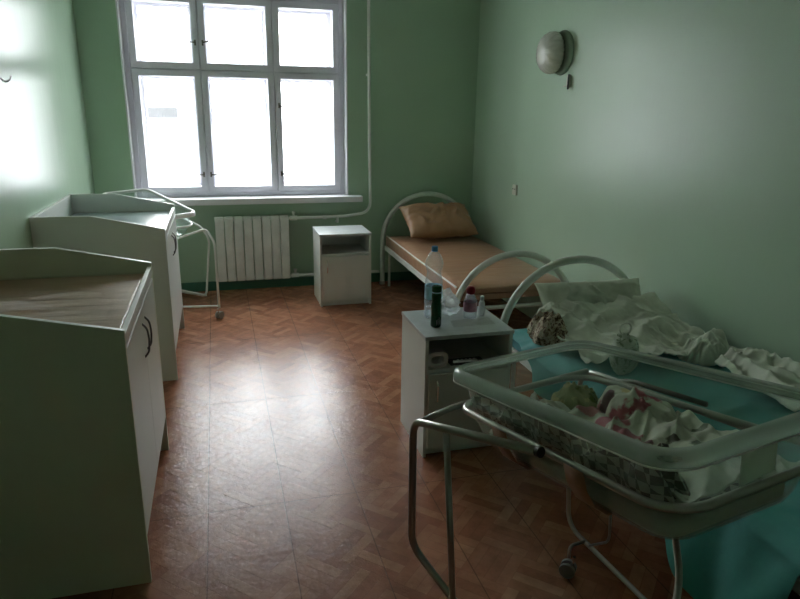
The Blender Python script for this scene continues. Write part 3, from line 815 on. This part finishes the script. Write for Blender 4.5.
def make_tub(cen, X, Y, Z, hw, hl, parent, mat='tub', rimmat='tub_rim', depth=.20, labels=True, ringmat='steel', straps=True):
    def P(x, y, z): return cen + X * x + Y * y + Z * z
    def loft(levels, closed_bottom=True):
        bm = nb(); rs = []
        for (ax, ay, r, z) in levels: rs.append([bm.verts.new(P(x, y, z)) for x, y in rrect(ax, ay, r)])
        for A, B in zip(rs, rs[1:]):
            n = len(A)
            for k in range(n): bm.faces.new((A[k], A[(k + 1) % n], B[(k + 1) % n], B[k]))
        if closed_bottom: bm.faces.new(rs[-1])
        return bm
    lv = [(hw - .018, hl - .018, .055, -.002), (hw - .024, hl - .024, .055, -.03), (hw - .034, hl - .036, .055, -depth * .6), (hw - .045, hl - .05, .06, -depth + .03), (hw - .055, hl - .062, .06, -depth + .008), (hw - .075, hl - .085, .055, -depth)]
    o = obj('tub', loft(lv), mat, parent, True)
    md = o.modifiers.new('thickness', 'SOLIDIFY'); md.thickness = .003; md.offset = 0
    rim = [(hw - .020, hl - .020, .055, .001), (hw - .012, hl - .012, .06, .006), (hw, hl, .068, .002), (hw + .004, hl + .004, .07, -.010), (hw + .004, hl + .004, .07, -.022)]
    o2 = obj('rim', loft(rim, False), rimmat, parent, True)
    md = o2.modifiers.new('thickness', 'SOLIDIFY'); md.thickness = .003; md.offset = 0
    b = nb(); tube(b, [P(x, y, -.024) for x, y in rrect(hw + .0045, hl + .0045, .07)], .0022, 6, True); obj('rim_bead', b, 'edge_band', o2, True)
    b = nb(); tube(b, [P(x, y, -.102) for x, y in rrect(hw - .013, hl - .007, .08, 12)], .0085, 12, True); obj('support_ring', b, ringmat, parent, True)
    if straps:
        for yy in (.14, -.13):
            b = nb(); g = []
            outer = [(-hw + .004, -.100), (-hw + .010, -.14), (-hw + .030, -depth + .02), (-hw + .058, -depth - .004), (0, -depth - .006), (hw - .065, -depth - .004), (hw - .045, -depth + .02), (hw - .030, -.14), (hw - .021, -.105)]
            for (x, z) in outer[:5]:
                g.append([b.verts.new(P(x * 1.015, yy + s * .030, z)) for s in (-1, 1)])
            for A, B in zip(g, g[1:]): b.faces.new((A[0], A[1], B[1], B[0]))
            o = obj('strap', b, 'brown_strap', parent, True); md = o.modifiers.new('thickness', 'SOLIDIFY'); md.thickness = .002
    if labels:
        b = nb()
        x0, x1, yk = -.052, .040, -(hl - .0255)
        vs = [P(x0, -(hl - .016), -.025), P(x1, -(hl - .016), -.025), P(x1, -(hl - .024), -.09), P(x0, -(hl - .024), -.098)]
        vs = [v - Y * .006 for v in vs]
        f = b.faces.new([b.verts.new(v) for v in vs]); o = obj('name_card', b, 'paper', parent)
        md = o.modifiers.new('thickness', 'SOLIDIFY'); md.thickness = .0008
        o['label'] = 'blank pale paper card'
    return P

def castor(x, y, parent, ang=0, r=.028):
    b = nb()
    d = V((math.cos(ang), math.sin(ang), 0)); s = V((-d.y, d.x, 0)); c0 = V((x, y, r))
    for k in (-1, 1):
        tube(b, [c0 + s * (k * .008), c0 + s * (k * .020)], r, 20)
    o = obj('castor', b, 'grey_rubber', parent)
    b = nb(); tube(b, [c0 - s * .009, c0 + s * .009], .006, 8)
    tube(b, fillet([c0, c0 - d * .014 + V((0, 0, .03)), c0 - d * .018 + V((0, 0, .055))], .01), .006, 8)
    obj('castor_fork', b, 'chrome', o)

Lc = V((.835, -4.7485, 1.012)); LX = V((.98599, .15953, .04875)); LY = V((-.1494, .97451, -.16736)); LZ = V((-.0742, .15773, .98469))
t = thing('bassinet', (.835, -4.75, 0), 'clear plastic baby tub on a steel trolley, filled with printed blankets, in the foreground', 'bassinet')
P = make_tub(Lc, LX, LY, LZ, .2255, .3825, t)
def part_tube(name, pts, rad, mat, r=.05, seg=14):
    b = nb(); tube(b, fillet(pts, r, 8), rad, seg); return obj(name, b, mat, t, True)
part_tube('frame_tube', [(.593, -4.878, .940), (.465, -4.42, .800), (.468, -4.42, .41), (.58, -4.495, .25), (.74, -4.60, .085)], .0105, 'steel', .045)
b = nb(); tube(b, [V((.594, -4.881, .9409)), V((.5910, -4.871, .9382))], .0118, 14); obj('end_plug', b, 'dark_plastic', t)
part_tube('leg', [(.508, -4.560, .838), (.53, -4.58, .45), (.545, -4.60, .10)], .0085, 'steel')
part_tube('cross_bar', [(.487, -4.43, .801), (.60, -4.37, .803), (1.075, -4.27, .824)], .009, 'dark_steel' if 'dark_steel' in M else 'steel')
part_tube('frame_tube', [(1.125, -4.92, .928), (1.075, -4.25, .822), (1.165, -4.06, .50), (1.185, -4.08, .115), (1.24, -4.50, .10), (1.29, -4.95, .10), (1.28, -5.24, .10)], .0085, 'steel', .07)
part_tube('stub_tube', [(1.128, -4.72, .912), (1.099, -4.46, .868), (1.092, -4.40, .842)], .007, 'dull_steel')
part_tube('base_bar', [(.545, -4.60, .10), (.9, -4.66, .10), (1.262, -4.70, .10)], .008, 'steel')
part_tube('base_strut', [(1.20, -4.20, .11), (1.12, -4.42, .30), (1.00, -4.55, .762)], .004, 'steel')
part_tube('back_leg', [(.88, -4.93, .822), (.82, -5.06, .72), (.68, -5.18, .62), (.62, -5.25, .10), (1.28, -5.24, .10)], .007, 'steel')
for (x, y, a) in ((.74, -4.60, .4), (1.125, -4.20, 2.4), (.60, -5.25, .3), (1.28, -5.22, 1.0)): castor(x, y, t, a)
part_tube('castor_bracket', [(1.125, -4.20, .075), (1.13, -4.19, .115), (1.20, -4.18, .115)], .006, 'steel', .02)

FR = Matrix((LX, LY, LZ)).transposed()
def tub_cloth(name, quad, mat, label, z0=-.185, amp=.03, s=9, seed=1, n=(80, 80), lift=None, thick=.003, cat='cloth', edge=.015, aniso=(1, 1)):
    bm = nb(); q = [V((*c, 0)) for c in quad]; g = []
    for j in range(n[1] + 1):
        row = []
        for i in range(n[0] + 1):
            u = i / n[0]; v = j / n[1]
            p = (q[0] * (1 - u) + q[1] * u) * (1 - v) + (q[3] * (1 - u) + q[2] * u) * v
            p = p + V((noise.noise(V((p.x * 9, p.y * 9, seed + 5))), noise.noise(V((p.x * 9, p.y * 9, seed + 9))), 0)) * edge
            z = z0 + folds(p.x, p.y, s, seed, amp, aniso) + (lift(u, v) if lift else 0)
            # keep inside the walls of the tub
            lim = .2255 - .045; liy = .3825 - .055
            ex = max(0, abs(p.x) - lim); ey = max(0, abs(p.y) - liy)
            z += (ex + ey) * 2.2
            p.x = max(-lim - .012, min(lim + .012, p.x)); p.y = max(-liy - .012, min(liy + .012, p.y))
            row.append(bm.verts.new(P(p.x, p.y, z)))
        g.append(row)
    for j in range(n[1]):
        for i in range(n[0]): bm.faces.new((g[j][i], g[j][i + 1], g[j + 1][i + 1], g[j + 1][i]))
    o = obj(name, bm, mat, None, True)
    md = o.modifiers.new('thickness', 'SOLIDIFY'); md.thickness = thick; md.offset = 1
    return tag(o, label, cat)
# tub mattress
bm = nb(); 
rs = [[bm.verts.new(P(x, y, z)) for x, y in rrect(a, c, .045)] for a, c, z in ((.155, .30, -.196), (.166, .312, -.190), (.168, .314, -.165), (.160, .305, -.158))]
for A, B in zip(rs, rs[1:]):
    for k in range(len(A)): bm.faces.new((A[k], A[(k + 1) % len(A)], B[(k + 1) % len(A)], B[k]))
bm.faces.new(rs[0]); bm.faces.new(rs[-1])
tag(obj('tub_mattress', bm, 'grey_cloth', None, True), 'thin pale mattress lining the bottom of the foreground tub', 'mattress')
def inside(x, y, z):
    """keep a point of cloth inside the tapering wall of the tub"""
    t_ = min(1, max(0, -z / .19)); lx = .196 - .030 * t_; ly = .352 - .038 * t_
    return max(-lx, min(lx, x)), max(-ly, min(ly, y)), z
# checked blanket lining the left side, its top edge rolled over in waves
path = [(.02, -.150), (-.06, -.148), (-.13, -.150), (-.160, -.140), (-.176, -.100), (-.182, -.060), (-.170, -.044), (-.150, -.052), (-.138, -.085), (-.120, -.125)]
def cfn(u, v):
    y = -.315 + .63 * v
    k = u * (len(path) - 1); i = min(int(k), len(path) - 2); f = k - i
    x = path[i][0] * (1 - f) + path[i + 1][0] * f; z = path[i][1] * (1 - f) + path[i + 1][1] * f
    hgt = min(1, max(0, (z + .150) / .105))
    z += hgt * (.030 * math.sin(y * 17 + .8) + .016 * math.sin(y * 37 + 2) - .030 * v)
    x += .010 * math.sin(y * 42 + z * 30) + .008 * noise.noise(V((y * 12, z * 12, 3)))
    z += folds2(x, y, 14, 61, .014, 0, .4)
    return P(*inside(x, y, z))
ck = finish_cloth(sheet_grid('checked_blanket', cfn, (70, 160), 'check'), .005)
tag(ck, 'grey and cream checked flannel blanket along the left side of the foreground tub', 'blanket')
def ffn(u, v):
    x, y = q2(((-.125, -.325), (.180, -.325), (.180, .17), (-.115, .16)), u, v)
    x += .018 * noise.noise(V((x * 8, y * 8, 3))); y += .02 * noise.noise(V((x * 8, y * 8, 7)))
    z = -.135 + folds2(x, y, 8, 71, .030, .6, .2) + folds2(x, y, 6, 76, .028, 1.1, .2) + .01 * noise.noise(V((x * 18, y * 18, 4)))
    z += .012 * math.exp(-((x - .10) / .07) ** 2 - ((y - .05) / .12) ** 2) + .002 * noise.noise(V((x * 60, y * 60, 2)))
    return P(*inside(x, y, z))
fl = finish_cloth(sheet_grid('floral_blanket', ffn, (130, 170), 'floral_spots'), .004)
tag(fl, 'white blanket printed with pink flowers and leaves, crumpled in the foreground tub', 'blanket')
def m_(name, x, y, z, r, mat, label, sd, s=16, amp=.02, rz=0, cat='cloth'):
    return tag(mound(name, P(x, y, z), r, mat, sd, s, amp, 64, rz, FR), label, cat)
m_('crumpled_cloth', -.065, .215, -.145, (.10, .08, .062), 'white_cloth', 'off-white gathered cloth at the far left end of the foreground tub', 83, 15, .024, .3)
m_('patterned_cloth', .075, .235, -.145, (.075, .055, .062), 'floral_green', 'green and yellow printed cloth at the far end of the foreground tub', 85, 17, .02)
m_('rolled_floral_cloth', .115, .055, -.122, (.056, .12, .062), 'floral_spots', 'red flowered cloth bunched along the right side of the foreground tub', 90, 13, .016)

# far bassinet
t = thing('bassinet', (-.54, -.51, 0), 'clear baby tub on a white trolley between the farther changing table and the window', 'bassinet')
A_, B_, C_ = V((-.15, -.70, .81)), V((-.565, -.13, .94)), V((-.92, -.345, .94))
yy_ = (A_ - B_).normalized(); xx_ = (B_ - C_); xx_ = (xx_ - yy_ * xx_.dot(yy_)).normalized(); zz_ = xx_.cross(yy_)
if zz_.z < 0: xx_ = -xx_; zz_ = xx_.cross(yy_)
cen_ = (A_ + C_) / 2
Q = make_tub(cen_, xx_, yy_, zz_, .205, .355, t, labels=False, ringmat='white_metal', straps=False, rimmat='far_rim' if 'far_rim' in M else 'edge_band')
def pt(name, pts, rad, mat='white_metal', r=.05, parent=None):
    b = nb(); tube(b, fillet(pts, r, 8), rad, 12); return obj(name, b, mat, t, True)
pt('frame_tube', [(-.34, -.955, .66), (-.115, -.80, .705), (-.055, -.82, .60), (-.052, -.85, .085)], .009, r=.035)
pt('frame_tube', [(-.50, -.20, .80), (-.16, -.42, .66), (-.10, -.40, .55), (-.155, -.37, .055), (-.40, -.16, .055)], .009)
pt('leg', [(-.40, -.93, .66), (-.42, -.80, .10)], .008)
pt('leg', [(-.55, -.14, .80), (-.53, -.14, .08)], .008)
pt('leg', [(-.84, -.36, .80), (-.84, -.36, .08)], .008)
pt('base_bar', [(-.052, -.85, .10), (-.42, -.80, .10), (-.84, -.36, .10)], .008, r=.02)
pt('base_bar', [(-.84, -.36, .10), (-.53, -.14, .10), (-.155, -.37, .06)], .008, r=.02)
for (x, y, a) in ((-.052, -.86, .9), (-.42, -.80, .5), (-.84, -.36, .4), (-.53, -.14, 2.0)): castor(x, y, t, a, .030)

# ------------------------------------------------------------------ on the walls
lamp = thing('wall_lamp', (XR, -1.42, 1.99), 'round ribbed glass lamp with a dark base disc that also stands for its shadow high on the right wall', 'lamp')
def lathe_x(bm, prof, cy, cz, seg, squash=(1, 1), rib=None):
    rs = []
    for i, (r, d) in enumerate(prof):
        rs.append([bm.verts.new((XR - d, cy + math.cos(2 * PI * k / seg) * r * squash[0] * (1 + (rib(2 * PI * k / seg, i) if rib else 0)),
                                 cz + math.sin(2 * PI * k / seg) * r * squash[1] * (1 + (rib(2 * PI * k / seg, i) if rib else 0)))) for k in range(seg)])
    for A, B in zip(rs, rs[1:]):
        for k in range(seg): bm.faces.new((A[k], A[(k + 1) % seg], B[(k + 1) % seg], B[k]))
    bm.faces.new(rs[0]); bm.faces.new(rs[-1]); return bm
b = nb(); lathe_x(b, [(.145, .0), (.148, .006), (.145, .022), (.12, .034)], -1.585, 1.995, 40); obj('lamp_base_and_shadow', b, 'lamp_base_and_shadow' if 'lamp_base_and_shadow' in M else 'skirting', lamp, True)  # base disc, widened and shifted so its dark colour doubles as the lamp's shadow
b = nb(); lathe_x(b, [(.10, .034), (.128, .040), (.138, .060), (.137, .085), (.126, .112), (.104, .135), (.072, .150), (.035, .157), (.006, .159)], -1.545, 1.995, 150, rib=lambda a, i: .022 * math.cos(a * 25))
M['lamp_glass'] = plain('white_ribbed_glass', (.62, .62, .56), .22, var=.02)
obj('lamp_shade', b, 'lamp_glass', lamp, True)
t = thing('switch', (XR, -1.71, 1.80), 'small ivory pull switch on the right wall below the lamp', 'switch')
b = nb(); box(b, XR - .018, XR, -1.725, -1.690, 1.765, 1.845, .004); obj('switch_body', b, 'ivory', t)
b = nb(); box(b, XR - .026, XR - .018, -1.730, -1.718, 1.75, 1.85, .002); obj('switch_lever', b, 'dark_plastic', t)
b = nb(); tube(b, [(XR - .02, -1.705, 1.775), (XR - .024, -1.665, 1.77)], .004, 8); obj('cord_stub', b, 'ivory', t)
t = thing('wall_socket', (XR, -.97, .98), 'small ivory socket on the right wall above the far bed', 'socket')
b = nb(); box(b, XR - .016, XR, -1.00, -.93, .935, 1.02, .006); obj('socket_plate', b, 'ivory', t)
for dy in (-.018, .018):
    b = nb(); tube(b, [(XR - .0175, -.965 + dy, .985), (XR - .012, -.965 + dy, .985)], .006, 12); obj('socket_hole', b, 'dark_plastic', t)
t = thing('wall_hook', (XL, -2.23, 1.70), 'small metal hook on the left wall at the edge of the photo', 'hook')
b = nb(); box(b, XL, XL + .006, -2.26, -2.20, 1.69, 1.80, .002); obj('hook_plate', b, 'chrome', t)
b = nb(); tube(b, fillet([(XL + .004, -2.23, 1.73), (XL + .03, -2.23, 1.70), (XL + .045, -2.20, 1.71), (XL + .045, -2.17, 1.73)], .015), .005, 10); obj('hook_arm', b, 'chrome', t)

# ------------------------------------------------------------------ light
world = bpy.data.worlds.new('overcast'); scene.world = world; world.use_nodes = True
nt = world.node_tree; nt.nodes.clear()
bg = nt.nodes.new('ShaderNodeBackground'); wo = nt.nodes.new('ShaderNodeOutputWorld')
bg.inputs[0].default_value = (.96, .98, 1.0, 1); bg.inputs[1].default_value = 24.0
nt.links.new(bg.outputs[0], wo.inputs[0])
ld = bpy.data.lights.new('window_portal', 'AREA'); ld.shape = 'RECTANGLE'; ld.size = WR - WL; ld.size_y = WZ1 - .84
lo = bpy.data.objects.new('window_portal', ld); C.objects.link(lo)
lo.location = ((WL + WR) / 2, T + .01, (WZ1 + .84) / 2); lo.rotation_euler = (-PI / 2, 0, 0)
ld.cycles.is_portal = True

# ------------------------------------------------------------------ camera
cd = bpy.data.cameras.new('camera'); cam = bpy.data.objects.new('camera', cd); C.objects.link(cam)
cd.sensor_fit = 'HORIZONTAL'; cd.sensor_width = 36; cd.lens = 650.04 / 800 * 36; cd.clip_start = .02
p_, y_, r_ = math.radians(16.263), math.radians(15.632), math.radians(.8613)
fw = V((math.sin(y_) * math.cos(p_), math.cos(y_) * math.cos(p_), -math.sin(p_)))
rt = V((math.cos(y_), -math.sin(y_), 0)); up = rt.cross(fw)
rt2 = rt * math.cos(r_) + up * math.sin(r_); up2 = -rt * math.sin(r_) + up * math.cos(r_)
mw = Matrix((rt2, up2, -fw)).transposed().to_4x4(); mw.translation = V((0, -5.9318, 1.5989))
cam.matrix_world = mw
scene.camera = cam
scene.view_settings.view_transform = 'Standard'; scene.view_settings.look = 'None'
scene.view_settings.gamma = 1; scene.view_settings.use_curve_mapping = False
scene.view_settings.exposure = 0.0
cy = scene.cycles
cy.use_denoising = True; cy.max_bounces = 10; cy.diffuse_bounces = 5; cy.glossy_bounces = 5; cy.transparent_max_bounces = 24; cy.transmission_bounces = 8
cy.caustics_reflective = False; cy.caustics_refractive = False; cy.sample_clamp_indirect = 8
